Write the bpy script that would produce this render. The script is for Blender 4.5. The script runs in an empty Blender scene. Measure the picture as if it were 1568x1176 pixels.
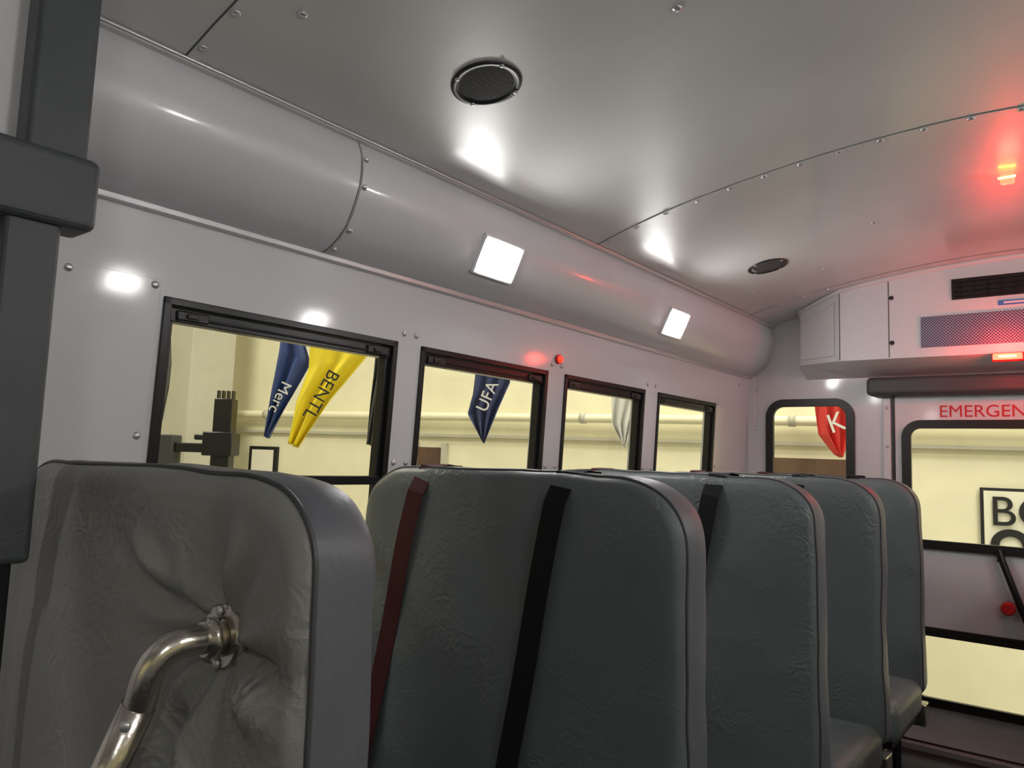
import bpy, bmesh, math
from mathutils import Vector, Matrix, noise
scene=bpy.context.scene
try: scene.view_settings.view_transform='Standard'
except Exception: pass
FLOOR=-1.2
# ---------------------------------------------------------------- materials
def newmat(name):
    m=bpy.data.materials.new(name); m.use_nodes=True
    return m,m.node_tree,m.node_tree.nodes['Principled BSDF']
def mat(name,col,rough=.5,metal=0,bump=0,bscale=50,coat=0,var=0,detail=2,emis=None,es=0,spec=.5,coatbump=True,crough=.09):
    m,t,b=newmat(name)
    b.inputs['Base Color'].default_value=(*col,1); b.inputs['Roughness'].default_value=rough
    b.inputs['Metallic'].default_value=metal; b.inputs['Coat Weight'].default_value=coat
    b.inputs['Coat Roughness'].default_value=crough; b.inputs['Specular IOR Level'].default_value=spec
    tc=t.nodes.new('ShaderNodeTexCoord')
    if bump>0:
        n=t.nodes.new('ShaderNodeTexNoise'); n.inputs['Scale'].default_value=bscale; n.inputs['Detail'].default_value=detail
        t.links.new(tc.outputs['Object'],n.inputs['Vector'])
        bp=t.nodes.new('ShaderNodeBump'); bp.inputs['Strength'].default_value=bump; bp.inputs['Distance'].default_value=.002
        t.links.new(n.outputs['Fac'],bp.inputs['Height']); t.links.new(bp.outputs['Normal'],b.inputs['Normal'])
        if coatbump: t.links.new(bp.outputs['Normal'],b.inputs['Coat Normal'])
    if var>0:
        n2=t.nodes.new('ShaderNodeTexNoise'); n2.inputs['Scale'].default_value=3; n2.inputs['Detail'].default_value=2
        t.links.new(tc.outputs['Object'],n2.inputs['Vector'])
        r=t.nodes.new('ShaderNodeValToRGB')
        r.color_ramp.elements[0].position=.3; r.color_ramp.elements[1].position=.7
        r.color_ramp.elements[0].color=(*[c*(1-var) for c in col],1); r.color_ramp.elements[1].color=(*[min(1,c*(1+var)) for c in col],1)
        t.links.new(n2.outputs['Fac'],r.inputs['Fac']); t.links.new(r.outputs['Color'],b.inputs['Base Color'])
    if emis:
        b.inputs['Emission Color'].default_value=(*emis,1); b.inputs['Emission Strength'].default_value=es
    return m
def vinyl(name,col,rough=.42,crease=.5,wr=.35):
    m,t,b=newmat(name); N=t.nodes; L=t.links
    b.inputs['Roughness'].default_value=rough
    tc=N.new('ShaderNodeTexCoord')
    n0=N.new('ShaderNodeTexNoise'); n0.inputs['Scale'].default_value=16; n0.inputs['Detail'].default_value=1; L.new(tc.outputs['Object'],n0.inputs['Vector'])
    mx=N.new('ShaderNodeMix'); mx.data_type='VECTOR'; mx.inputs['Factor'].default_value=.16
    L.new(tc.outputs['Object'],mx.inputs['A']); L.new(n0.outputs['Color'],mx.inputs['B'])
    v=N.new('ShaderNodeTexVoronoi'); v.feature='F1'; v.inputs['Scale'].default_value=52; L.new(mx.outputs['Result'],v.inputs['Vector'])
    nm=N.new('ShaderNodeTexNoise'); nm.inputs['Scale'].default_value=6; nm.inputs['Detail'].default_value=2; L.new(tc.outputs['Object'],nm.inputs['Vector'])
    rm=N.new('ShaderNodeValToRGB'); rm.color_ramp.elements[0].position=.46; rm.color_ramp.elements[1].position=.66
    rm.color_ramp.elements[0].color=(.15,.15,.15,1); L.new(nm.outputs['Fac'],rm.inputs['Fac'])
    mm=N.new('ShaderNodeMath'); mm.operation='MULTIPLY'; mm.inputs[1].default_value=crease; L.new(rm.outputs['Color'],mm.inputs[0])
    b1=N.new('ShaderNodeBump'); b1.inputs['Distance'].default_value=.004; L.new(mm.outputs[0],b1.inputs['Strength']); L.new(v.outputs['Distance'],b1.inputs['Height'])
    nf=N.new('ShaderNodeTexNoise'); nf.inputs['Scale'].default_value=420; nf.inputs['Detail'].default_value=0; L.new(tc.outputs['Object'],nf.inputs['Vector'])
    b2=N.new('ShaderNodeBump'); b2.inputs['Distance'].default_value=.0006; b2.inputs['Strength'].default_value=.5; L.new(nf.outputs['Fac'],b2.inputs['Height']); L.new(b1.outputs['Normal'],b2.inputs['Normal'])
    b3=N.new('ShaderNodeBump'); b3.inputs['Distance'].default_value=.02; b3.inputs['Strength'].default_value=wr; L.new(nm.outputs['Fac'],b3.inputs['Height']); L.new(b2.outputs['Normal'],b3.inputs['Normal'])
    L.new(b3.outputs['Normal'],b.inputs['Normal'])
    rc=N.new('ShaderNodeValToRGB'); rc.color_ramp.elements[0].color=(*[c*.9 for c in col],1); rc.color_ramp.elements[1].color=(*[c*1.1 for c in col],1)
    L.new(nm.outputs['Fac'],rc.inputs['Fac']); L.new(rc.outputs['Color'],b.inputs['Base Color'])
    return m
M_wall=mat('wall_paint',(.68,.68,.71),.36,0,.10,300,.5,0,coatbump=False)
M_cove=mat('cove_paint',(.68,.68,.71),.34,.05,.05,40,.3,.03)
M_ceil=mat('ceiling_paint',(.62,.62,.61),.36,.20,.04,9,.40,.04,crough=.14)
M_trim=mat('trim_aluminium',(.65,.65,.67),.3,.7)
M_seam=mat('seam_dark',(.12,.12,.12),.6)
M_black=mat('black_rubber',(.012,.012,.013),.4)
M_blackmetal=mat('black_anodised',(.015,.015,.017),.3,.3)
M_floor=mat('rubber_floor',(.02,.02,.02),.6,0,.5,200,0,.2)
M_seat=vinyl('seat_vinyl_green_grey',(.118,.136,.142),.43,.6,.35)
M_side=vinyl('seat_vinyl_side',(.118,.122,.140),.45,.3,.3)
M_bar=vinyl('barrier_vinyl_grey',(.25,.25,.235),.43,.75,.45)
M_pad=vinyl('pad_vinyl_dark',(.060,.069,.075),.5,.15,.30)
M_pipe=mat('seat_piping',(.06,.06,.065),.45)
M_strapR=mat('webbing_maroon',(.060,.010,.012),.7,0,.4,600,spec=.25)
M_strapB=mat('webbing_black',(.009,.009,.010),.75,0,.4,600,spec=.2)
M_steel=mat('brushed_stainless',(.66,.62,.55),.22,1,.10,180,0,.06)
M_white=mat('white_panel',(.80,.80,.82),.35,0,.05,60,.1,.02)
M_ac=mat('ac_plastic_white',(.72,.72,.74),.45,0,.08,200,0,.02)
M_led=mat('led_lens',(.9,.9,.9),.4,emis=(1,.985,.96),es=108)
M_red=mat('red_lens',(.8,.02,.01),.3,emis=(1,.03,.015),es=18)
M_red2=mat('red_reflection_glow',(.8,.02,.01),.3,emis=(1,.03,.015),es=16)  # emissive stand-in for the red lamp's reflection in the ceiling
M_redcore=mat('red_led_core',(1,.2,.05),.3,emis=(1,.25,.03),es=30)
M_redtxt=mat('red_lettering',(.55,.02,.03),.5)
M_redpl=mat('red_plastic',(.6,.02,.02),.35)
M_blktxt=mat('black_lettering',(.01,.01,.01),.6)
M_cream=mat('garage_cream_paint',(.83,.785,.55),.75,0,0,60,0,.04)
M_column=mat('garage_column_paint',(.50,.48,.38),.8,0,0,30,0,.05)
M_gfloor=mat('garage_concrete',(.35,.34,.31),.5,0,0,30,0,.1)
M_brown=mat('brown_door',(.10,.055,.03),.5,0,0,40,0,.2)
M_signw=mat('sign_board_cream',(.82,.79,.62),.6)
M_blue=mat('flag_blue',(.03,.06,.20),.7,0,0,200,0,.1)
M_navy=mat('flag_navy',(.035,.05,.13),.7,0,0,200,0,.1)
M_yel=mat('flag_yellow',(.88,.70,.02),.65,0,0,200,0,.05)
M_flagw=mat('flag_white',(.75,.75,.69),.7,0,0,200,0,.05)
M_flagg=mat('flag_charcoal',(.06,.065,.06),.7,0,0,200,0,.1)
M_flagr=mat('flag_red',(.65,.04,.03),.65,0,0,200,0,.08)
M_label=mat('label_blue',(.05,.2,.6),.4)
M_glass,t,b=newmat('window_glass')
t.nodes.remove(b); o=t.nodes['Material Output']; mx=t.nodes.new('ShaderNodeMixShader'); tr=t.nodes.new('ShaderNodeBsdfTransparent'); gl=t.nodes.new('ShaderNodeBsdfGlossy')
tr.inputs['Color'].default_value=(.94,.95,.92,1); gl.inputs['Roughness'].default_value=.02
lw=t.nodes.new('ShaderNodeFresnel'); lw.inputs['IOR'].default_value=1.33
t.links.new(lw.outputs[0],mx.inputs[0]); t.links.new(tr.outputs[0],mx.inputs[1]); t.links.new(gl.outputs[0],mx.inputs[2]); t.links.new(mx.outputs[0],o.inputs[0])
def dotmat(name,base,dot,k,thr,rough=.45):
    m,t,b=newmat(name); N=t.nodes; L=t.links
    tc=N.new('ShaderNodeTexCoord'); sp=N.new('ShaderNodeSeparateXYZ'); L.new(tc.outputs['Object'],sp.inputs[0])
    def sn(out):
        a=N.new('ShaderNodeMath'); a.operation='MULTIPLY'; a.inputs[1].default_value=k; L.new(out,a.inputs[0])
        s=N.new('ShaderNodeMath'); s.operation='SINE'; L.new(a.outputs[0],s.inputs[0]); return s
    a=N.new('ShaderNodeMath'); a.operation='ADD'; L.new(sp.outputs['X'],a.inputs[0]); L.new(sp.outputs['Z'],a.inputs[1])
    c=N.new('ShaderNodeMath'); c.operation='SUBTRACT'; L.new(sp.outputs['X'],c.inputs[0]); L.new(sp.outputs['Z'],c.inputs[1])
    s1=sn(a.outputs[0]); s2=sn(c.outputs[0])
    p=N.new('ShaderNodeMath'); p.operation='MULTIPLY'; L.new(s1.outputs[0],p.inputs[0]); L.new(s2.outputs[0],p.inputs[1])
    ab=N.new('ShaderNodeMath'); ab.operation='ABSOLUTE'; L.new(p.outputs[0],ab.inputs[0])
    g=N.new('ShaderNodeMath'); g.operation='GREATER_THAN'; g.inputs[1].default_value=thr; L.new(ab.outputs[0],g.inputs[0])
    mc=N.new('ShaderNodeMix'); mc.data_type='RGBA'; mc.inputs['A'].default_value=(*base,1); mc.inputs['B'].default_value=(*dot,1)
    L.new(g.outputs[0],mc.inputs['Factor']); L.new(mc.outputs['Result'],b.inputs['Base Color']); b.inputs['Roughness'].default_value=rough
    return m
M_grille=dotmat('perforated_grille',(.30,.33,.46),(.02,.025,.05),250,.42)
M_spk=dotmat('speaker_mesh',(.06,.06,.06),(.01,.01,.01),700,.4,.9)
# ---------------------------------------------------------------- helpers
def link(o,m=None,parent=None):
    scene.collection.objects.link(o)
    if m is not None: o.data.materials.append(m)
    if parent: o.parent=parent
    return o
def empty(name):
    e=bpy.data.objects.new(name,None); e.empty_display_size=.1; scene.collection.objects.link(e); return e
def meshobj(name,vs,fs,m,parent=None,smooth=False):
    me=bpy.data.meshes.new(name); me.from_pydata([tuple(v) for v in vs],[],fs); me.validate(); me.update()
    if smooth:
        for p in me.polygons: p.use_smooth=True
    bm=bmesh.new(); bm.from_mesh(me); bmesh.ops.recalc_face_normals(bm,faces=bm.faces); bm.to_mesh(me); bm.free()
    return link(bpy.data.objects.new(name,me),m,parent)
def box(name,x0,x1,y0,y1,z0,z1,m,parent=None,bev=0,seg=3):
    bm=bmesh.new(); bmesh.ops.create_cube(bm,size=1)
    for v in bm.verts: v.co=Vector(((x0+x1)/2+v.co.x*(x1-x0),(y0+y1)/2+v.co.y*(y1-y0),(z0+z1)/2+v.co.z*(z1-z0)))
    flat=set()
    if bev>0: bmesh.ops.bevel(bm,geom=bm.edges[:],offset=bev,segments=seg,affect='EDGES',profile=.5)
    me=bpy.data.meshes.new(name); 
    if bev>0:
        big=sorted([f.calc_area() for f in bm.faces],reverse=True)[:6]
        for f in bm.faces: f.smooth=f.calc_area()<big[-1]*.999
    bm.to_mesh(me); bm.free()
    return link(bpy.data.objects.new(name,me),m,parent)
def frame_mat(d):
    d=Vector(d).normalized(); return d.to_track_quat('Z','Y').to_matrix().to_4x4()
def cyl(name,p0,p1,r,m,parent=None,seg=24,r2=None,bev=0):
    p0=Vector(p0);p1=Vector(p1); bm=bmesh.new()
    bmesh.ops.create_cone(bm,cap_ends=True,segments=seg,radius1=r,radius2=r if r2 is None else r2,depth=(p1-p0).length)
    if bev>0: bmesh.ops.bevel(bm,geom=[e for e in bm.edges if len(e.link_faces)==2 and abs(e.calc_face_angle(0))>1],offset=bev,segments=2,affect='EDGES')
    for f in bm.faces:
        if len(f.verts)<=4: f.smooth=True
    bm.transform(Matrix.Translation((p0+p1)/2)@frame_mat(p1-p0))
    me=bpy.data.meshes.new(name); bm.to_mesh(me); bm.free()
    return link(bpy.data.objects.new(name,me),m,parent)
def tube(name,pts,r,m,parent=None,cyclic=False,res=4,smooth=True):
    cu=bpy.data.curves.new(name,'CURVE'); cu.dimensions='3D'; cu.bevel_depth=r; cu.bevel_resolution=res; cu.use_fill_caps=True
    sp=cu.splines.new('POLY'); sp.points.add(len(pts)-1)
    for i,p in enumerate(pts): sp.points[i].co=(*p,1)
    sp.use_cyclic_u=cyclic
    return link(bpy.data.objects.new(name,cu),m,parent)
def rr(x0,x1,z0,z1,r,n=7):
    out=[]
    for cx,cz,a0 in ((x1-r,z0+r,-90),(x1-r,z1-r,0),(x0+r,z1-r,90),(x0+r,z0+r,180)):
        for i in range(n+1):
            a=math.radians(a0+90*i/n); out.append((cx+r*math.cos(a),cz+r*math.sin(a)))
    return out
def plate(name,outer,holes,th,y,m,parent=None,bev=0):
    cu=bpy.data.curves.new(name,'CURVE'); cu.dimensions='2D'; cu.fill_mode='BOTH'; cu.extrude=th/2; cu.bevel_depth=bev
    for loop in [outer]+holes:
        sp=cu.splines.new('POLY'); sp.points.add(len(loop)-1)
        for i,p in enumerate(loop): sp.points[i].co=(p[0],p[1],0,1)
        sp.use_cyclic_u=True
    o=bpy.data.objects.new(name,cu); link(o,m,parent); o.rotation_euler=(math.pi/2,0,0); o.location=(0,y,0)
    return o
def text(name,s,size,mtx,m,parent=None,ext=.001,align='LEFT',bold=0):
    cu=bpy.data.curves.new(name,'FONT'); cu.body=s; cu.size=size; cu.extrude=ext; cu.align_x=align; cu.offset=bold
    o=bpy.data.objects.new(name,cu); link(o,m,parent); o.matrix_world=mtx; return o
def rivets(name,pts,nrm,r,m,parent=None):
    bm=bmesh.new()
    for p in pts:
        n=Vector(nrm(p)) if callable(nrm) else Vector(nrm)
        T=Matrix.Translation(Vector(p))@frame_mat(n)@Matrix.Diagonal((1,1,.5,1))
        bmesh.ops.create_uvsphere(bm,u_segments=10,v_segments=6,radius=r,matrix=T)
    for f in bm.faces: f.smooth=True
    me=bpy.data.meshes.new(name); bm.to_mesh(me); bm.free()
    return link(bpy.data.objects.new(name,me),m,parent)
# ---------------------------------------------------------------- shell
CX=-.27; XL=-1.46; XR=2*CX-XL; YF=-2.6; YR=3.84
cp=[(-1.344,.725),(-1.24,.758),(-1.097,.797),(-.97,.823),(-.839,.845),(-.71,.864),(-.578,.879),(-.43,.890),(CX,.896)]
ceilp=cp+[(2*CX-x,z) for x,z in reversed(cp[:-1])]
def ceilz(x):
    x=min(max(x,ceilp[0][0]),ceilp[-1][0])
    for (a,za),(b_,zb) in zip(ceilp,ceilp[1:]):
        if a<=x<=b_: return za+(zb-za)*(x-a)/(b_-a)
def smooth_prof(P,n=40):
    out=[]
    for i in range(n+1):
        x=P[0][0]+(P[-1][0]-P[0][0])*i/n
        w=.12; zs=[ceilz(x+d*w/4) for d in (-2,-1,0,1,2)] if P[0][0]+w<x<P[-1][0]-w else [ceilz(x)]
        out.append((x,sum(zs)/len(zs)))
    return out
cprof=smooth_prof(ceilp)
def extr(name,prof,y0,y1,m,parent=None,th=.01,ny=1,flip=1,smooth=True):
    n=len(prof); vs=[]; 
    nr=[]
    for i in range(n):
        a=Vector(prof[max(0,i-1)]); b_=Vector(prof[min(n-1,i+1)]); d=(b_-a).normalized(); nr.append(Vector((-d.y,d.x))*flip)
    for y in (y0,y1):
        for p in prof: vs.append((p[0],y,p[1]))
        for p,q in zip(prof,nr): vs.append((p[0]+q.x*th,y,p[1]+q.y*th))
    fs=[]; S=2*n
    for i in range(n-1):
        fs.append((i,i+1,S+i+1,S+i)); fs.append((n+i,n+i+1,S+n+i+1,S+n+i))
        fs.append((i,i+1,n+i+1,n+i)); fs.append((S+i,S+i+1,S+n+i+1,S+n+i))
    fs.append((0,n,S+n,S)); fs.append((n-1,2*n-1,S+2*n-1,S+n-1))
    o=meshobj(name,vs,fs,m,parent,smooth)
    if smooth:
        md=o.modifiers.new('es','EDGE_SPLIT'); md.split_angle=math.radians(40)
    return o
extr('ceiling',cprof,YF,YR,M_ceil,None,.02)
floor=box('floor',XL-.12,XR+.12,YF,YR+.03,FLOOR-.05,FLOOR,M_floor)
YS=2.107
for i,ys in enumerate((-.79,.657,YS,3.50)):
    sm=empty('trim_%d'%(i+1))
    low=[(x,z-.0025) for x,z in cprof]
    extr('lap_strip',low,ys,ys+.022,M_ceil,sm,.0025)
    extr('lap_shadow_gap',[(x,z-.0008) for x,z in cprof],ys-.003,ys,M_seam,sm,.001)
    pts=[];x=-1.29
    while x<.75:
        pts.append((x,ys+.011,ceilz(x)-.0040)); x+=.105
    rivets('rivet_row',pts,(0,0,-1),.0095,M_trim,sm)
rivets('ceiling_screw',[(-.62,1.25,ceilz(-.62)-.001),(-1.12,.76,ceilz(-1.12)-.001),(-.62,2.8,ceilz(-.62)-.001),(-.9,3.2,ceilz(-.9)-.001),(-1.2,3.2,ceilz(-1.2)-.001)],(0,0,-1),.010,M_trim)
# coves
cov=[(-1.46,.470),(-1.425,.483),(-1.395,.500),(-1.372,.520),(-1.352,.553),(-1.338,.585),(-1.328,.615),(-1.3245,.645),(-1.326,.680),(-1.334,.705),(-1.346,.725)]
covR=[(2*CX-x,z) for x,z in cov]
for nm,P,f in (('left',cov,1),('right',covR,-1)):
    c=empty('cove_panel'); 
    extr('panel',P,YF,1.081,M_cove,c,.008,flip=f); extr('panel_rear',P,1.084,YR,M_cove,c,.008,flip=f)
    s=1 if f==1 else -1
    extr('seam',P,1.081,1.084,M_seam,c,.004,flip=f)
    off=lambda p:(p[0]+.003*s,p[1]-.002)
    extr('seam_cover',[off(p) for p in P],1.086,1.100,M_cove,c,.002,flip=f)
    pts=[]
    for idx in (1,3,6,8):
        x,z=P[idx]; pts+= [(x+.005*s,1.094,z-.004),(x+.003*s,YR-.06,z-.003)]
    rivets('screws',pts,(s,0,-.5),.007,M_trim,c)
    x0,z0=P[0]; x1,z1=P[-1]
    mo=empty('trim_cornice')
    box('lower_rail',min(x0-.02*s,x0+.014*s),max(x0-.02*s,x0+.014*s),YF,YR,z0-.012,z0+.004,M_trim,mo,.003,2)
    box('upper_rail',min(x1-.006*s,x1+.020*s),max(x1-.006*s,x1+.020*s),YF,YR,z1-.006,z1+.004,M_ceil,mo,.002,2)
    tube('upper_bead',[(x1+.02*s,YF,z1+.0),(x1+.02*s,YR,z1+.0)],.0045,M_trim,mo)
# side walls (built upright, then given the slight inward lean of the body)
lean=[]
WINS=[(.721,1.353),(1.441,2.038),(2.140,2.716),(2.830,3.42)]
ZT=.300; ZB=-.42
def sidewall(nm,xin,s):
    xo=xin-s*.06; a,b_=min(xin,xo),max(xin,xo)
    w=empty('wall_'+nm)
    wins=WINS if nm=='left' else [(-2.0,-1.4),(-1.3,-.7),(-.6,0.0),(.02,.62)]+WINS
    lean.append((box('lower_panel',a,b_,YF,YR,FLOOR,ZB,M_wall,w),s))
    lean.append((box('header_panel',a,b_,YF,YR,ZT,.475,M_wall,w),s))
    box('outer_skin',min(xin-s*.10,xin-s*.03),max(xin-s*.10,xin-s*.03),YF,YR,.475,.92,M_wall,w)
    ys=[YF]+[v for q in wins for v in q]+[YR]
    for i in range(0,len(ys),2): lean.append((box('post_%d'%(i//2+1),a,b_,ys[i],ys[i+1],ZB,ZT,M_wall,w),s))
    return wins
def window(i,y0,y1,xin,s):
    w=empty('window_%d'%i)
    def bx(n,ya,yb,za,zb,d0=-.045,d1=.006,m=M_blackmetal,bev=.002):
        xa,xb=xin+s*d0,xin+s*d1
        o=box(n,min(xa,xb),max(xa,xb),ya,yb,za,zb,m,w,bev,2); lean.append((o,s)); return o
    bx('frame_top',y0,y1,ZT-.016,ZT); bx('frame_bottom',y0,y1,ZB,ZB+.02)
    bx('frame_front',y0,y0+.016,ZB,ZT); bx('frame_rear',y1-.016,y1,ZB,ZT)
    bx('sash_top_rail',y0+.016,y1-.016,ZT-.047,ZT-.018,-.035,-.004)
    bx('sash_lip',y0+.03,y1-.03,ZT-.038,ZT-.033,-.03,.000)
    for ya in (y0+.03,y1-.10):
        bx('latch',ya,ya+.07,ZT-.044,ZT-.022,-.02,.003,M_black,.004)
        bx('latch_button',ya+.02,ya+.045,ZT-.038,ZT-.028,-.01,.008,M_black,.002)
    bx('sash_front',y0+.014,y0+.028,-.07,ZT-.02,-.035,-.008); bx('sash_rear',y1-.03,y1-.014,-.07,ZT-.02,-.035,-.008)
    bx('sash_mid_rail',y0+.014,y1-.014,-.078,-.056,-.035,-.002)
    xg=xin-s*.02
    lean.append((meshobj('glass_upper',[(xg,y0+.02,-.06),(xg,y1-.02,-.06),(xg,y1-.02,ZT-.03),(xg,y0+.02,ZT-.03)],[(0,1,2,3)],M_glass,w),s))
    xg=xin-s*.032
    lean.append((meshobj('glass_lower',[(xg,y0+.01,ZB+.01),(xg,y1-.01,ZB+.01),(xg,y1-.01,-.06),(xg,y0+.01,-.06)],[(0,1,2,3)],M_glass,w),s))
k=1
for nm,x,s in (('left',XL,1),('right',XR,-1)):
    wins=sidewall(nm,x,s)
    for (y0,y1) in wins:
        window(k,y0,y1,x,s); k+=1
pts=[]
for (a,b_),(c,d) in zip(WINS,WINS[1:]):
    for z in (.325,-.02,-.30):
        pts+= [(XL+.001,b_+.022,z),(XL+.001,c-.022,z)]
pts+=[(XL+.001,3.45,.30),(XL+.001,3.45,0),(XL+.001,3.70,.42),(XL+.001,3.70,0.1)]
lean.append((rivets('wall_rivet',pts,(1,0,0),.0085,M_trim),1))
sp=empty('wall_panel_overlay')
lean.append((box('sheet',XL,XL+.003,.40,.712,-.75,.330,M_wall,sp,.001,1),1))
lean.append((rivets('screws',[(XL+.004,.541,.318),(XL+.004,.70,.318),(XL+.004,.695,.02)],(1,0,0),.008,M_trim,sp),1))
for o,s in lean:
    for v in o.data.vertices: v.co.x-=s*.05*(.47-v.co.z)
fw=empty('wall_front')
plate('bulkhead',[(XL-.14,FLOOR),(XR+.14,FLOOR),(XR+.06,.9),(XL-.06,.9)],[rr(XL+.2,XR-.2,-.35,.45,.08)],.04,YF,M_wall,fw)
# rear wall
DX0,DX1,DZ0,DZ1=-.775,2*CX+.775,-1.17,.40
rw=empty('wall_rear')
RW0,RW1=-1.352,-.965
holes=[rr(RW0,RW1,-.36,.33,.07),rr(2*CX-RW1,2*CX-RW0,-.36,.33,.07),rr(DX0,DX1,DZ0,DZ1,.03)]
plate('panel',[(XL-.14,FLOOR),(XR+.14,FLOOR),(XR+.06,.93),(XL-.06,.93)],holes,.05,YR+.025,M_wall,rw)
def framering(name,x0,x1,z0,z1,r,wd,y,par,th=.02):
    plate(name,rr(x0-wd*.5,x1+wd*.5,z0-wd*.5,z1+wd*.5,r+wd*.5,9),[rr(x0+wd*.5,x1-wd*.5,z0+wd*.5,z1-wd*.5,max(.005,r-wd*.5),9)],th,y,M_black,par,.002)
def glassy(name,x0,x1,z0,z1,y,par):
    meshobj(name,[(x0,y,z0),(x1,y,z0),(x1,y,z1),(x0,y,z1)],[(0,1,2,3)],M_glass,par)
for (a,b_) in ((RW0,RW1),(2*CX-RW1,2*CX-RW0)):
    w=empty('window_%d'%k); k+=1
    framering('gasket',a,b_,-.36,.33,.07,.034,YR-.004,w); glassy('glass',a,b_,-.36,.33,YR+.01,w)
box('trim_rear_corner',XL-.01,XL+.030,YR-.006,YR,FLOOR,.47,M_wall,None,.002,1)
jb=empty('trim_door_jamb')
for xa in (DX0-.045,DX1+.012): box('jamb',xa,xa+.033,YR-.012,YR,FLOOR,.345,M_wall,jb,.003,2)
rivets('screws',[(DX0-.028,YR-.013,z) for z in (.30,.12,-.1,-.35,-.6,-.85)]+[(-1.42,YR-.007,z) for z in (.40,.2,-.1,-.4)],(0,-1,0),.008,M_trim,jb)
box('trim_door_threshold',DX0-.05,DX1+.05,YR-.05,YR-.013,FLOOR,FLOOR+.03,M_trim,None,.004,2)
door=empty('door_1')
plate('leaf',rr(DX0+.006,DX1-.006,DZ0+.006,DZ1-.006,.03),[rr(-.722,2*CX+.722,-.312,.222,.06),rr(-.722,2*CX+.722,-.99,-.69,.06)],.04,YR+.012,M_wall,door)
framering('upper_gasket',-.722,2*CX+.722,-.312,.222,.06,.034,YR-.012,door)
framering('lower_gasket',-.722,2*CX+.722,-.99,-.69,.06,.034,YR-.012,door)
glassy('upper_glass',-.722,2*CX+.722,-.312,.222,YR+.005,door); glassy('lower_glass',-.722,2*CX+.722,-.99,-.69,YR+.005,door)
framering('edge_seal',DX0,DX1,DZ0,DZ1,.03,.008,YR+.0,door)
box('handle_bar',-.38,-.36,YR-.05,YR-.03,-.36,-.32,M_blackmetal,door,.003)
tube('latch_lever',[(-.375,YR-.035,-.31),(-.36,YR-.045,-.36),(-.30,YR-.05,-.54),(-.25,YR-.05,-.68)],.014,M_blackmetal,door)
cyl('red_knob',(-.345,YR-.01,-.545),(-.345,YR-.07,-.545),.026,M_redpl,door,24,None,.005)
tx=Matrix.Translation((-.590,YR-.0095,.255))@Matrix.Rotation(math.pi/2,4,'X')
text('emergency_lettering','EMERGENCY DOOR',.075,tx,M_redtxt,door,.0008,'LEFT',.0)
hp=empty('padded_door_header')
box('pad',-.875,2*CX+.875,YR-.09,YR-.001,.352,.436,M_pad,hp,.02,4)
rl=empty('red_indicator_light')
xi=XL-.05*.12
cyl('base',(xi,2.09,.345),(xi+.010,2.09,.345),.016,M_redpl,rl)
bm=bmesh.new(); bmesh.ops.create_uvsphere(bm,u_segments=16,v_segments=10,radius=.012,matrix=Matrix.Translation((xi+.012,2.09,.345)))
me=bpy.data.meshes.new('dome'); bm.to_mesh(me); bm.free(); link(bpy.data.objects.new('dome',me),mat('red_indicator_lens',(.8,.02,.01),.3,emis=(1,.03,.015),es=3),rl)
# ---------------------------------------------------------------- rear AC unit
ac=empty('rear_air_conditioner')
FY=3.58
plan=[(-1.20,YR-.002,.50),(-1.165,3.73,.505)]
nf=14; xs=[-.943+(1.346)*i/nf for i in range(nf+1)]
plan+=[(x,FY,.496) for x in xs]
plan+=[(.625,3.73,.505),(.66,YR-.002,.50)]
vs=[];fs=[]
for x,y,zb in plan: vs.append((x,y,zb)); vs.append((x,y,ceilz(x)-.004)); vs.append((x,YR-.001,.445))
for i in range(len(plan)-1):
    a=3*i; fs.append((a,a+3,a+4,a+1)); fs.append((a,a+2,a+5,a+3))
meshobj('housing',vs,fs,M_ac,ac)
tube('top_trim',[(x,y-.004,ceilz(x)-.008) for x,y,z in plan],.010,M_ac,ac)
for xx in (-.943,-.737,2*CX+.737,2*CX+.943):
    box('panel_seam',xx-.002,xx+.002,FY-.0015,FY,.50,ceilz(xx)-.02,M_seam,ac)
rivets('knob_screws',[(xx,FY-.002,z) for xx in (-.725,2*CX+.725) for z in (.565,.765)],(0,-1,0),.010,M_black,ac)
d=Vector((-.943+1.165,FY-3.73,0)); n=Vector((d.y,-d.x,0)).normalized()
def sidep(tt,z): p=Vector((-1.165,3.73,z))+d*tt+n*.004; return p
meshobj('side_access_panel',[sidep(.08,.53),sidep(.88,.525),sidep(.88,.77),sidep(.08,.70)],[(0,1,2,3)],M_ac,ac)
tube('side_panel_edge',[sidep(.08,.53),sidep(.88,.525),sidep(.88,.77),sidep(.08,.70)],.003,M_ac,ac,True)
VX0,VX1=-.493,2*CX+.493
box('vent_recess',VX0,VX1,FY-.006,FY-.001,.731,.819,M_black,ac)
for i in range(4): box('vent_louvre_%d'%i,VX0+.01,VX1-.01,FY-.016,FY-.006,.742+i*.02,.746+i*.02,M_blackmetal,ac)
for i in range(9):
    x=VX0+.03+i*(VX1-VX0-.06)/8; box('vent_rib_%d'%i,x-.002,x+.002,FY-.014,FY-.006,.735,.815,M_blackmetal,ac)
box('grille',-.611,2*CX+.611,FY-.006,FY-.001,.535,.668,M_grille,ac,.001,1)
box('label',-.33,-.22,FY-.003,FY-.001,.692,.712,M_label,ac)
box('label_text_strip',-.31,-.24,FY-.004,FY-.003,.698,.706,M_white,ac)
wl=empty('red_warning_light')
box('housing',-.355,-.245,FY-.03,FY-.002,.458,.494,M_redpl,wl,.006)
box('lens',-.35,-.25,FY-.042,FY-.031,.464,.490,M_red,wl,.005)
box('led_core',-.33,-.27,FY-.046,FY-.0425,.474,.480,M_redcore,wl)
ml=empty('ceiling_red_reflection')  # added glowing block imitating the warning light's ceiling reflection, no real fixture
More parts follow.
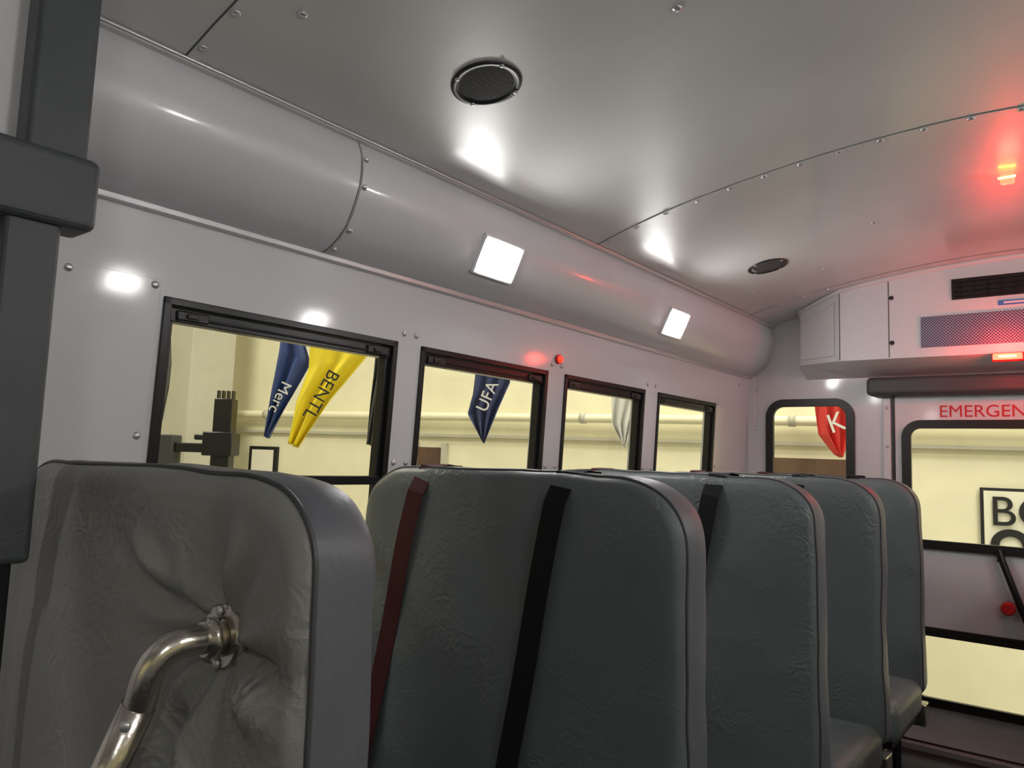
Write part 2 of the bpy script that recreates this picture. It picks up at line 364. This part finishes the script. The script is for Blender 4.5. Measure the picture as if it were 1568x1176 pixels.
mx_,my_=-.205,2.58; mz=ceilz(mx_)
box('lens',mx_-.018,mx_+.018,my_-.014,my_+.014,mz-.032,mz-.001,M_red2,ml,.006)  # body of the imitated reflection
box('led_core',mx_-.022,mx_+.022,my_-.0170,my_-.0145,mz-.020,mz-.014,M_redcore,ml)  # bright dash of the imitated reflection, no LED here
# ---------------------------------------------------------------- speakers
def speaker(x,y):
    s=empty('ceiling_speaker'); z=ceilz(x); sl=(ceilz(x+.05)-ceilz(x-.05))/.1
    nn=Vector((sl,0,-1)).normalized(); c=Vector((x,y,z)); 
    T=Matrix.Translation(c)@frame_mat(nn)
    def ring(name,prof,m):
        seg=48; vs=[];fs=[]
        for r,h in prof:
            for i in range(seg):
                a=2*math.pi*i/seg; vs.append(T@Vector((r*math.cos(a),r*math.sin(a),h)))
        for j in range(len(prof)-1):
            for i in range(seg): fs.append((j*seg+i,j*seg+(i+1)%seg,(j+1)*seg+(i+1)%seg,(j+1)*seg+i))
        return meshobj(name,vs,fs,m,s,True)
    ring('bezel',[(.078,0),(.078,.003),(.075,.005),(.069,.005),(.066,.004),(.063,.002),(.060,.001)],M_black)
    ring('mesh_cone',[(.064,.001),(.05,.0022),(.03,.0032),(.0005,.0036)],M_spk)
    rivets('screws',[T@Vector((.071*math.cos(a),.071*math.sin(a),.006)) for a in (.4,1.97,3.54,5.1)],nn,.0055,M_trim,s)
speaker(-1.032,1.173); speaker(-1.046,2.94); speaker(2*CX+1.032,1.173); speaker(2*CX+1.046,2.94)
# ---------------------------------------------------------------- cove lights
def covelight(y,s):
    L=empty('led_ceiling_light')
    P0=Vector((-1.372,.520));P1=Vector((-1.328,.612)); d=(P1-P0).normalized(); c=(P0+P1)/2
    nn=Vector((d.y,-d.x))
    def P(u,h,yy):
        q=c+d*u+nn*h; x=q.x if s==1 else 2*CX-q.x
        return (x,yy,q.y)
    def slab(name,hu,hy,h0,h1,m,bev):
        bm=bmesh.new(); v=[bm.verts.new(P(u,h,y+yy)) for h in (h0,h1) for u,yy in ((-hu,-hy),(-hu,hy),(hu,hy),(hu,-hy))]
        for f in ((0,1,2,3),(4,5,6,7),(0,1,5,4),(1,2,6,5),(2,3,7,6),(3,0,4,7)): bm.faces.new([v[i] for i in f])
        bmesh.ops.recalc_face_normals(bm,faces=bm.faces)
        bmesh.ops.bevel(bm,geom=bm.edges[:],offset=bev,segments=2,affect='EDGES')
        me=bpy.data.meshes.new(name); bm.to_mesh(me); bm.free(); return link(bpy.data.objects.new(name,me),m,L)
    slab('bezel',.058,.090,-.012,.009,M_white,.004); slab('lens',.043,.073,.006,.0120,M_led,.002)
for y in (-.64,1.612,2.737): covelight(y,1)
for y in (-.64,.487,1.612,2.737): covelight(y,-1)
# ---------------------------------------------------------------- padded backs
def padded(name,parent,x0,x1,z0,z1,yf,yb,rx,rz,b,mf,ms,disp=None,nr=16,seed=0,taper=.012):
    pts=[]
    def arc(cx,cz,ax,az,a0,n):
        for i in range(n+1):
            a=math.radians(a0+90*i/n); ca,sa=math.cos(a),math.sin(a); e=.85
            pts.append((cx+ax*math.copysign(abs(ca)**e,ca),cz+az*math.copysign(abs(sa)**e,sa)))
    def line(p,q,n):
        for i in range(1,n): pts.append((p[0]+(q[0]-p[0])*i/n,p[1]+(q[1]-p[1])*i/n))
    rb=.04; kk=2 if disp else 1
    arc(x1-rb,z0+rb,rb,rb,-90,4); line((x1,z0+rb),(x1,z1-rz),22*kk); arc(x1-rx,z1-rz,rx,rz,0,14)
    line((x1-rx,z1),(x0+rx,z1),20*kk); arc(x0+rx,z1-rz,rx,rz,90,14); line((x0,z1-rz),(x0,z0+rb),22*kk); arc(x0+rb,z0+rb,rb,rb,180,4); line((x0+rb,z0),(x1-rb,z0),20*kk)
    n=len(pts); c=((x0+x1)/2,(z0+z1)/2)
    def tp(p):
        t_=(p[1]-z0)/(z1-z0); f=1-taper*max(0,t_)*2/(x1-x0)
        return (c[0]+(p[0]-c[0])*f,p[1]-.006*((p[0]-c[0])/((x1-x0)/2))**2*max(0,t_))
    pts=[tp(p) for p in pts]
    rings=[]
    for i in range(nr): s=.02+.935*i/(nr-1); rings.append((s,yf-b*(1-(s/.96)**2),1))
    rings+=[(.972,yf+.004,1),(.988,yf+.010,1),(.998,yf+.020,0),(1.0,yf+.034,0)]
    for q in range(1,4): rings.append((1.0+.004*math.sin(q/4*math.pi),yf+.034+(yb-yf-.060)*q/4,0))
    rings+=[(1.0,yb-.026,0),(.997,yb-.014,0),(.988,yb-.005,0),(.972,yb-.001,2)]
    for i in range(8): s=.95-.93*i/7; rings.append((s,yb+.012*(1-s*s),2))
    vs=[]
    for s,y,kd in rings:
        for p in pts:
            x=c[0]+(p[0]-c[0])*s; z=c[1]+(p[1]-c[1])*s
            v=Vector((x,y,z)); nz=noise.noise_vector(Vector((x*4.5+seed*7.1,z*4.5,y*3)))*.006+noise.noise_vector(Vector((x*14+seed*3.3,z*14,y*9)))*.0024
            v+=nz
            if disp and kd==1: v.y+=disp(x,z)
            vs.append(v)
    fs=[]; R=len(rings); mi=[]
    for j in range(R-1):
        for i in range(n):
            fs.append((j*n+i,j*n+(i+1)%n,(j+1)*n+(i+1)%n,(j+1)*n+i)); mi.append(0 if j<nr+2 else 1)
    fs.append(tuple(range(n))); mi.append(0); fs.append(tuple(range((R-1)*n,R*n))); mi.append(1)
    me=bpy.data.meshes.new(name); me.from_pydata([tuple(v) for v in vs],[],fs)
    me.materials.append(mf); me.materials.append(ms)
    for p,m_ in zip(me.polygons,mi): p.material_index=m_; p.use_smooth=True
    bm=bmesh.new(); bm.from_mesh(me); bmesh.ops.recalc_face_normals(bm,faces=bm.faces); bm.to_mesh(me); bm.free()
    o=link(bpy.data.objects.new(name,me),None,parent)
    ri=nr+2; tube(name+'_piping',[vs[ri*n+i]+Vector((0,-.001,0)) for i in range(n)],.0028,M_pipe,parent,True,2)
    def fy(x,z):
        s=max(abs(x-c[0])/((x1-x0)/2),abs(z-c[1])/((z1-z0)/2)); return yf-b*(1-min(1,s/.96)**2)
    return fy
def ribbon(name,path,w,m,parent,dirx=Vector((1,0,0))):
    vs=[];fs=[]
    n=len(path)
    for i,p in enumerate(path):
        p=Vector(p); a=Vector(path[max(0,i-1)]); b_=Vector(path[min(n-1,i+1)]); d=(b_-a).normalized()
        nn=Vector((0,-1,0)) if abs(d.z)>.5 else Vector((0,0,1)); sd=d.cross(nn).normalized()
        if sd.x<0: sd=-sd
        nrm=sd.cross(d).normalized()
        if nrm.dot(nn)<0: nrm=-nrm
        for a_,h in ((-.5,0),(.5,0),(.5,.0015),(-.5,.0015)): vs.append(p+sd*w*a_+nrm*h)
    for i in range(n-1):
        for q in range(4): fs.append((4*i+q,4*i+(q+1)%4,4*i+4+(q+1)%4,4*i+4+q))
    return meshobj(name,vs,fs,m,parent,False)
def seat(x0,x1,yf,yb,seed,mir=False):
    S=empty('bus_seat'); zt=-.022; zb=-.84
    fy=padded('backrest',S,x0,x1,zb,zt,yf,yb,.155,.12,.014,M_seat,M_side,None,14,seed)
    cu=box('cushion',x0+.0,x1-.005,yf-.42,yf+.03,-.905,-.775,M_seat,S,.04,5)
    box('cushion_base',x0+.03,x1-.03,yf-.38,yf+.06,-.93,-.90,M_blackmetal,S,.004)
    ax=x1-.10 if not mir else x0+.10
    for yy in (yf-.33,yf+.03): tube('leg',[(ax,yy,-.92),(ax,yy,FLOOR+.01)],.016,M_blackmetal,S)
    tube('leg_brace',[(ax,yf-.33,-1.0),(ax,yf+.03,-1.0)],.012,M_blackmetal,S)
    box('foot_plate',ax-.03,ax+.03,yf-.37,yf+.07,FLOOR,FLOOR+.012,M_blackmetal,S,.003)
    wx=x0+.01 if not mir else x1-.01
    box('wall_rail',wx-.06,wx+.06,yf-.36,yf+.04,-.95,-.925,M_blackmetal,S,.003)
    box('hinge_bracket',(x1-.06) if not mir else x0,x1 if not mir else x0+.06,yf+.03,yf+.10,-.95,-.87,M_steel,S,.004)
    for nm,xt,xb_,m in (('shoulder_belt_maroon',.215,.06,M_strapR),('shoulder_belt_black',.585,.46,M_strapB)):
        path=[(x0+xt+.004,yb-.002,zt-.035),(x0+xt+.003,yb-.014,zt+.001),(x0+xt+.001,(yf+yb)/2,zt+.004),(x0+xt,yf+.016,zt-.001)]
        for i in range(1,16):
            t_=i/15; z=zt-.008-(.72)*t_; x=x0+xt+(xb_-xt)*t_**1.05
            path.append((x,fy(x,z)-.009-.003*math.sin(t_*9),z))
        ribbon(nm,path,.048,m,S)
    return S
SX0,SX1=-1.40,-.556
for i,yr in enumerate((1.30,2.01,2.69,3.37)):
    seat(SX0,SX1+(0,.004,-.004,-.016)[i],yr-.110,yr,i+1)
for i,yr in enumerate((2.0,2.68,3.37)):
    seat(2*CX-SX1+.035,2*CX-SX0,yr-.105,yr,i+11,True)
# crash barrier with grab handle
HX,HZ=-.708,-.188
def pk(x,z):
    dx=x-HX; dz=z-HZ; r=math.hypot(dx,dz); th=math.atan2(dz,dx)
    g=lambda u,w: math.exp(-(u/w)**2)
    d=.022*g(r,.045)+.016*g(r,.13)
    f=g(r-.070,.05)*(.0055*math.cos(7*th+.6)+.004*math.cos(11*th+2)+.003*math.cos(4*th))
    f+=-.016*g(dz-.045+.45*(dx+.08),.016)*g(dx+.10,.06)
    f+=.010*g(dz-.020+.40*(dx+.08),.014)*g(dx+.09,.05)
    f+=-.010*g(dz-.006-.08*dx,.011)*g(dx-.075,.045)
    f+=.008*g(dz+.018-.05*dx,.010)*g(dx-.075,.045)
    f+=-.008*g(dz+.040+.15*dx,.012)*g(dx-.08,.045)
    f+=-.014*g(dx+.012+.30*(dz+.1),.018)*g(dz+.115,.06)
    f+=.012*g(dx+.045+.25*(dz+.1),.018)*g(dz+.12,.07)
    f+=-.010*g(dx+.085+.5*(dz+.1),.022)*g(dz+.12,.06)
    f+=-.006*g(dz-.16+.25*(dx+.2),.03)*g(dx+.22,.14)+.005*g(dz-.10+.35*(dx+.25),.03)*g(dx+.25,.12)
    return d+f*1.3
B=empty('crash_barrier')
BX1=-.555
padded('padding',B,-1.285,BX1,-1.0,-.020,.418,.515,.12,.085,.020,M_bar,M_side,pk,80,5)
for xx in (-1.2,-.66): tube('leg',[(xx,.47,-1.0),(xx,.47,FLOOR+.01)],.018,M_blackmetal,B); 
for xx in (-1.2,-.66): box('foot',xx-.04,xx+.04,.41,.53,FLOOR,FLOOR+.01,M_blackmetal,B,.002)
G=empty('grab_handle'); G.parent=B
fyb=.434
cyl('flange_plate',(HX,fyb+.014,HZ),(HX,fyb-.002,HZ),.032,M_steel,G,32,None,.002)
cyl('flange_collar',(HX,fyb,HZ),(HX,fyb-.020,HZ),.020,M_steel,G,32,None,.003)
rivets('flange_screws',[(HX,fyb-.004,HZ+.026),(HX,fyb-.004,HZ-.026)],(0,-1,0),.0055,M_trim,G)
P=[Vector((HX,fyb,HZ)),Vector((HX-.001,.405,HZ))]
a=Vector((HX-.001,.405,HZ)); c_=Vector((HX-.006,.366,HZ+.003)); k0=Vector((-.725,.366,-.238))
for i in range(1,15):
    t_=i/14; P.append(a*(1-t_)**2+c_*2*t_*(1-t_)+k0*t_**2)
end=Vector((-.818,.318,-.49))
P.append(end)
tube('tube',P,.0146,M_steel,G,False,8)
dd=(end-k0).normalized()
cyl('joint_sleeve',k0+dd*.006,k0+dd*.20,.0162,M_steel,G,32,None,.001)
sc=k0+dd*.022+Vector((.0115,-.0115,0)); rivets('joint_screw',[sc],(1,-1,0),.0055,M_trim,G)
cyl('lower_tube',end-dd*.02,end+dd*.25,.0146,M_steel,G)
# ---------------------------------------------------------------- padded lift frame on the left
F=empty('padded_lift_frame')
box('upper_pad',-1.130,-1.080,.336,.412,.33,.80,M_pad,F,.009,4)
box('cross_pad',-1.140,-1.068,-.60,.426,.286,.386,M_pad,F,.012,4)
box('lower_pad',-1.130,-1.083,.322,.389,-.154,.31,M_pad,F,.009,4)
box('lower_post',-1.118,-1.095,.345,.372,FLOOR,-.13,M_blackmetal,F,.003)
box('front_post',-1.118,-1.095,-.59,-.56,FLOOR,.3,M_blackmetal,F,.003)
box('lift_platform_panel',-1.160,-1.146,-.60,.375,.168,.795,M_white,F,.003)
rivets('bolt',[(-1.075,.31,.25)],(1,0,0),.006,M_trim,F)
# ---------------------------------------------------------------- garage
GF=-1.95; GH=4.2
A=Vector((-9,5.14)); dirw=Vector((1,.297)).normalized()
def wallseg(name,p,q,m,th=.2):
    p=Vector(p);q=Vector(q); d=(q-p).normalized(); n_=Vector((-d.y,d.x))
    vs=[]
    for z in (GF,GH):
        for a in (p,q,q+n_*th,p+n_*th): vs.append((a.x,a.y,z))
    return meshobj(name,vs,[(0,1,5,4),(1,2,6,5),(2,3,7,6),(3,0,4,7),(0,1,2,3),(4,5,6,7)],m)
Bq=A+dirw*22
wallseg('garage_wall_back',A,Bq,M_cream); wallseg('garage_wall_left',(-12.5,-9),A,M_cream)
wallseg('garage_wall_right',Bq,(Bq.x-1,-9),M_cream); wallseg('garage_wall_near',(Bq.x-1,-9),(-12.5,-9),M_cream)
box('garage_ground',-14,14,-9.3,13,GF-.1,GF,M_gfloor)
box('garage_roof',-14,14,-9.3,13,GH,GH+.1,M_white)
def onwall(s,off=0): p=A+dirw*s+Vector((dirw.y,-dirw.x))*off; return p
pp=empty('wall_pipe')
a=onwall(.0,.10); b_=onwall(21,.10); tube('pipe',[(a.x,a.y,.44),(b_.x,b_.y,.44)],.045,M_cream,pp)
for s_ in range(1,20,2):
    a=onwall(s_,.06); cyl('pipe_clamp',(a.x-.03,a.y-.05,.44),(a.x+.03,a.y-.04,.44),.053,M_column,pp)
ld=empty('wall_ledge'); 
wl_=wallseg('ledge',onwall(0,.05),onwall(21,.05),M_column,.05); 
for v in wl_.data.vertices: v.co.z=.25 if v.co.z>0 else .22
wl_.parent=ld
cl=empty('garage_column'); box('shaft',-8.75,-8.2,4.4,4.95,GF,GH,M_column,cl,.01,1); box('base',-8.8,-8.15,4.35,5.0,GF,GF+.3,M_column,cl)
def walldoor(s0,s1,z1,nm):
    d_=empty(nm); w=wallseg('leaf',onwall(s0,.03),onwall(s1,.03),M_brown,.03)
    for v in w.data.vertices: v.co.z=z1 if v.co.z>0 else GF
    w.parent=d_
    for a_,b2 in ((s0-.06,s0),(s1,s1+.06)):
        w=wallseg('jamb',onwall(a_,.05),onwall(b2,.05),M_column,.05); 
        for v in w.data.vertices: v.co.z=z1+.05 if v.co.z>0 else GF
        w.parent=d_
    p=onwall(s0+.1,.08); q=onwall(s0+.1,.03); cyl('knob',(p.x,p.y,-.9),(q.x,q.y,-.9),.03,M_steel,d_)
walldoor(6.75,7.5,.10,'garage_door_brown'); walldoor(3.05,3.35,.10,'garage_door_brown')
VL=empty('two_post_vehicle_lift')
RX=Vector((.785,.619,0)); NN=Vector((-.619,.785,0))
def lbox(name,o,x0,x1,z0,z1,d0,d1,m,par,bev=.004):
    b_=box(name,x0,x1,d0,d1,z0,z1,m,par,bev,2)
    b_.matrix_world=Matrix(((RX.x,NN.x,0,o[0]),(RX.y,NN.y,0,o[1]),(0,0,1,0),(0,0,0,1))); return b_
o=(-4.98,2.96)
lbox('mast',o,-.065,.065,GF,.36,-.06,.06,M_blackmetal,VL,.008)
for i in range(4): lbox('mast_fin_%d'%i,o,-.06+i*.035,-.05+i*.035,.36,.42,-.03,.03,M_blackmetal,VL)
lbox('carriage',o,-.12,.09,-.05,.12,-.09,.09,M_blackmetal,VL,.01)
lbox('arm',o,-.62,-.05,-.03,.035,-.05,.05,M_blackmetal,VL,.01)
lbox('arm_upper',o,-.20,-.05,.06,.10,-.04,.04,M_blackmetal,VL,.01)
lbox('power_box',o,-.62,-.33,-.22,.09,-.08,.08,M_flagg,VL,.01)
lbox('foot',o,-.25,.25,GF,GF+.02,-.25,.25,M_blackmetal,VL)
PF=empty('framed_picture')
w=wallseg('frame',onwall(.70,.04),onwall(1.12,.04),M_blackmetal,.04)
for v in w.data.vertices: v.co.z=.05 if v.co.z>0 else -.30
w.parent=PF
w=wallseg('print',onwall(.75,.05),onwall(1.07,.05),M_signw,.02)
for v in w.data.vertices: v.co.z=.01 if v.co.z>0 else -.26
w.parent=PF
def flag(o,left,right,m,k=.00539,txt=None,amp=.05,fr=3.0,seed=0):
    f=empty('hanging_flag'); o=Vector(o); nu=20; nv=28; vs=[];fs=[]
    def samp(L,t_):
        q=t_*(len(L)-1); i=min(int(q),len(L)-2); a=L[i]; b_=L[i+1]; u=q-i; u=u*u*(3-2*u)*.4+u*.6
        return (a[0]+(b_[0]-a[0])*u,a[1]+(b_[1]-a[1])*u)
    for j in range(nv+1):
        l=samp(left,j/nv); r=samp(right,j/nv)
        for i in range(nu+1):
            u=i/nu; x=(l[0]+(r[0]-l[0])*u)*k; z=-(l[1]+(r[1]-l[1])*u)*k
            dd_=amp*math.sin(fr*2*math.pi*u+j*.08+seed)*(.4+.6*j/nv)
            vs.append(o+RX*x+Vector((0,0,z))+NN*dd_)
    for j in range(nv):
        for i in range(nu): a=j*(nu+1)+i; fs.append((a,a+1,a+nu+2,a+nu+1))
    c=meshobj('cloth',vs,fs,m,f,True); sd=c.modifiers.new('s','SOLIDIFY'); sd.thickness=.003
    top0=o+RX*left[0][0]*k+Vector((0,0,-left[0][1]*k)); top1=o+RX*right[0][0]*k+Vector((0,0,-right[0][1]*k))
    tube('rod',[top0+(top0-top1)*.1,top1+(top1-top0)*.1],.010,M_trim,f)
    mid=(top0+top1)/2; tube('hanger_cord',[mid,(mid.x,mid.y,GH)],.003,M_blktxt,f)
    if txt:
        s,size,dx,dz,ang,tm=txt; a=math.radians(ang)
        ex=RX*math.cos(a)+Vector((0,0,math.sin(a))); ey=-RX*math.sin(a)+Vector((0,0,math.cos(a))); ez=ex.cross(ey)
        p=o+RX*dx*k+Vector((0,0,dz*k))-NN*(amp+.02)
        mt=Matrix(((ex.x,ey.x,ez.x,p.x),(ex.y,ey.y,ez.y,p.y),(ex.z,ey.z,ez.z,p.z),(0,0,0,1)))
        text('lettering',s,size,mt,tm,f,.001,'CENTER')
flag((-5.08,3.86,.47),[(-22,-95),(-22,-40),(-37,10),(-44,75)],[(86,-85),(70,-65),(18,5),(-28,83)],M_yel,txt=('BENTL',.15,-4,4,-117,M_blktxt),seed=1,fr=2.2)
flag((-5.35,3.72,.52),[(-15,-95),(-16,-60),(-22,0),(-28,75)],[(14,-95),(34,-40),(8,15),(-23,78)],M_blue,txt=('Merc',.13,-13,-12,-112,M_flagw),seed=2,fr=2)
flag((-3.99,4.735,.412),[(-22,-70),(-26,-20),(-33,10),(-10,50)],[(32,-70),(30,-40),(14,0),(-6,55)],M_navy,txt=('UFA',.14,4,14,68,M_flagw),seed=3)
flag((-3.10,5.44,.371),[(-23,-60),(-25,-25),(-24,10),(-6,40)],[(26,-60),(25,-24),(12,5),(-3,46)],M_flagw,seed=4)
flag((-4.70,4.16,.434),[(-8,-85),(-10,-40),(-14,10),(-17,65)],[(20,-85),(18,-45),(8,5),(0,70)],M_flagg,seed=5)
flag((-1.77,6.50,.376),[(-28,-60),(-27,-28),(-20,15),(6,46)],[(26,-60),(28,-26),(29,20),(12,50)],M_flagr,txt=('K',.22,4,-10,20,M_flagw),seed=6)
flag((-6.1,3.04,.53),[(-14,-70),(-16,-30),(-14,10),(-12,55)],[(6,-70),(9,-30),(8,10),(2,58)],M_flagg,seed=7)
SG=empty('wall_sign')
s0=(Vector((-.872,7.554))-A).dot(dirw)
def wsl2(name,a_,b2,z0,z1,off,m):
    w=wallseg(name,onwall(a_,off),onwall(b2,off),m,.01)
    for v in w.data.vertices: v.co.z=z1 if v.co.z>2 else z0
    w.parent=SG; return w
wsl2('board_edge',s0,s0+1.3,-.75,-.10,.03,M_blktxt); wsl2('board_face',s0+.025,s0+1.275,-.725,-.125,.04,M_signw)
def wmt(s,z,off):
    p=onwall(s,off); ex=Vector((dirw.x,dirw.y,0)); ey=Vector((0,0,1)); ez=ex.cross(ey)
    return Matrix(((ex.x,ey.x,ez.x,p.x),(ex.y,ey.y,ez.y,p.y),(ex.z,ey.z,ez.z,z),(0,0,0,1)))
text('lettering_top','BODY',.35,wmt(s0+.06,-.41,.055),M_blktxt,SG)
text('lettering_bottom','OTTO',.36,wmt(s0+.06,-.70,.055),M_blktxt,SG,.001,'LEFT',.014)
# ---------------------------------------------------------------- lights
def area(name,loc,size,e,col,rot=(0,0,0)):
    l=bpy.data.lights.new(name,'AREA'); l.energy=e; l.size=size; l.color=col; l.shape='SQUARE'
    o=bpy.data.objects.new(name,l); o.location=loc; o.rotation_euler=rot; scene.collection.objects.link(o); return o
for i,(x,y) in enumerate(((-6.5,1.5),(-3,4.8+.2),(3.5,4),(4.5,-3),(-6,-4.5),(1,6.3))):
    area('garage_ceiling_lamp',(x,y,GH-.1),1.6,190,(1,.96,.85))
pl=bpy.data.lights.new('red_lamp_glow','POINT'); pl.energy=4.2; pl.color=(1,.04,.03); pl.shadow_soft_size=.03
o=bpy.data.objects.new('red_lamp_glow',pl); o.location=(-.30,FY-.09,.472); scene.collection.objects.link(o)
w=bpy.data.worlds.new('w'); scene.world=w; w.use_nodes=True
w.node_tree.nodes['Background'].inputs[0].default_value=(.9,.88,.8,1); w.node_tree.nodes['Background'].inputs[1].default_value=.3
# ---------------------------------------------------------------- camera
cam=bpy.data.cameras.new('camera'); co=bpy.data.objects.new('camera',cam); scene.collection.objects.link(co)
cam.sensor_width=36; cam.lens=36*1150/1568; cam.clip_start=.01
Xc=Vector((.7846,.0345,.6191)); Yc=Vector((.6191,-.0996,-.7790)); Zc=Vector((.0348,.9944,-.0995))
R=Matrix((Xc,Yc,Zc)); 
q=R.to_quaternion().normalized()
co.matrix_world=q.to_matrix().to_4x4()
scene.camera=co
bpy.context.view_layer.update()
for o in list(scene.objects):
    if o.parent is None: o.location.z+=-FLOOR
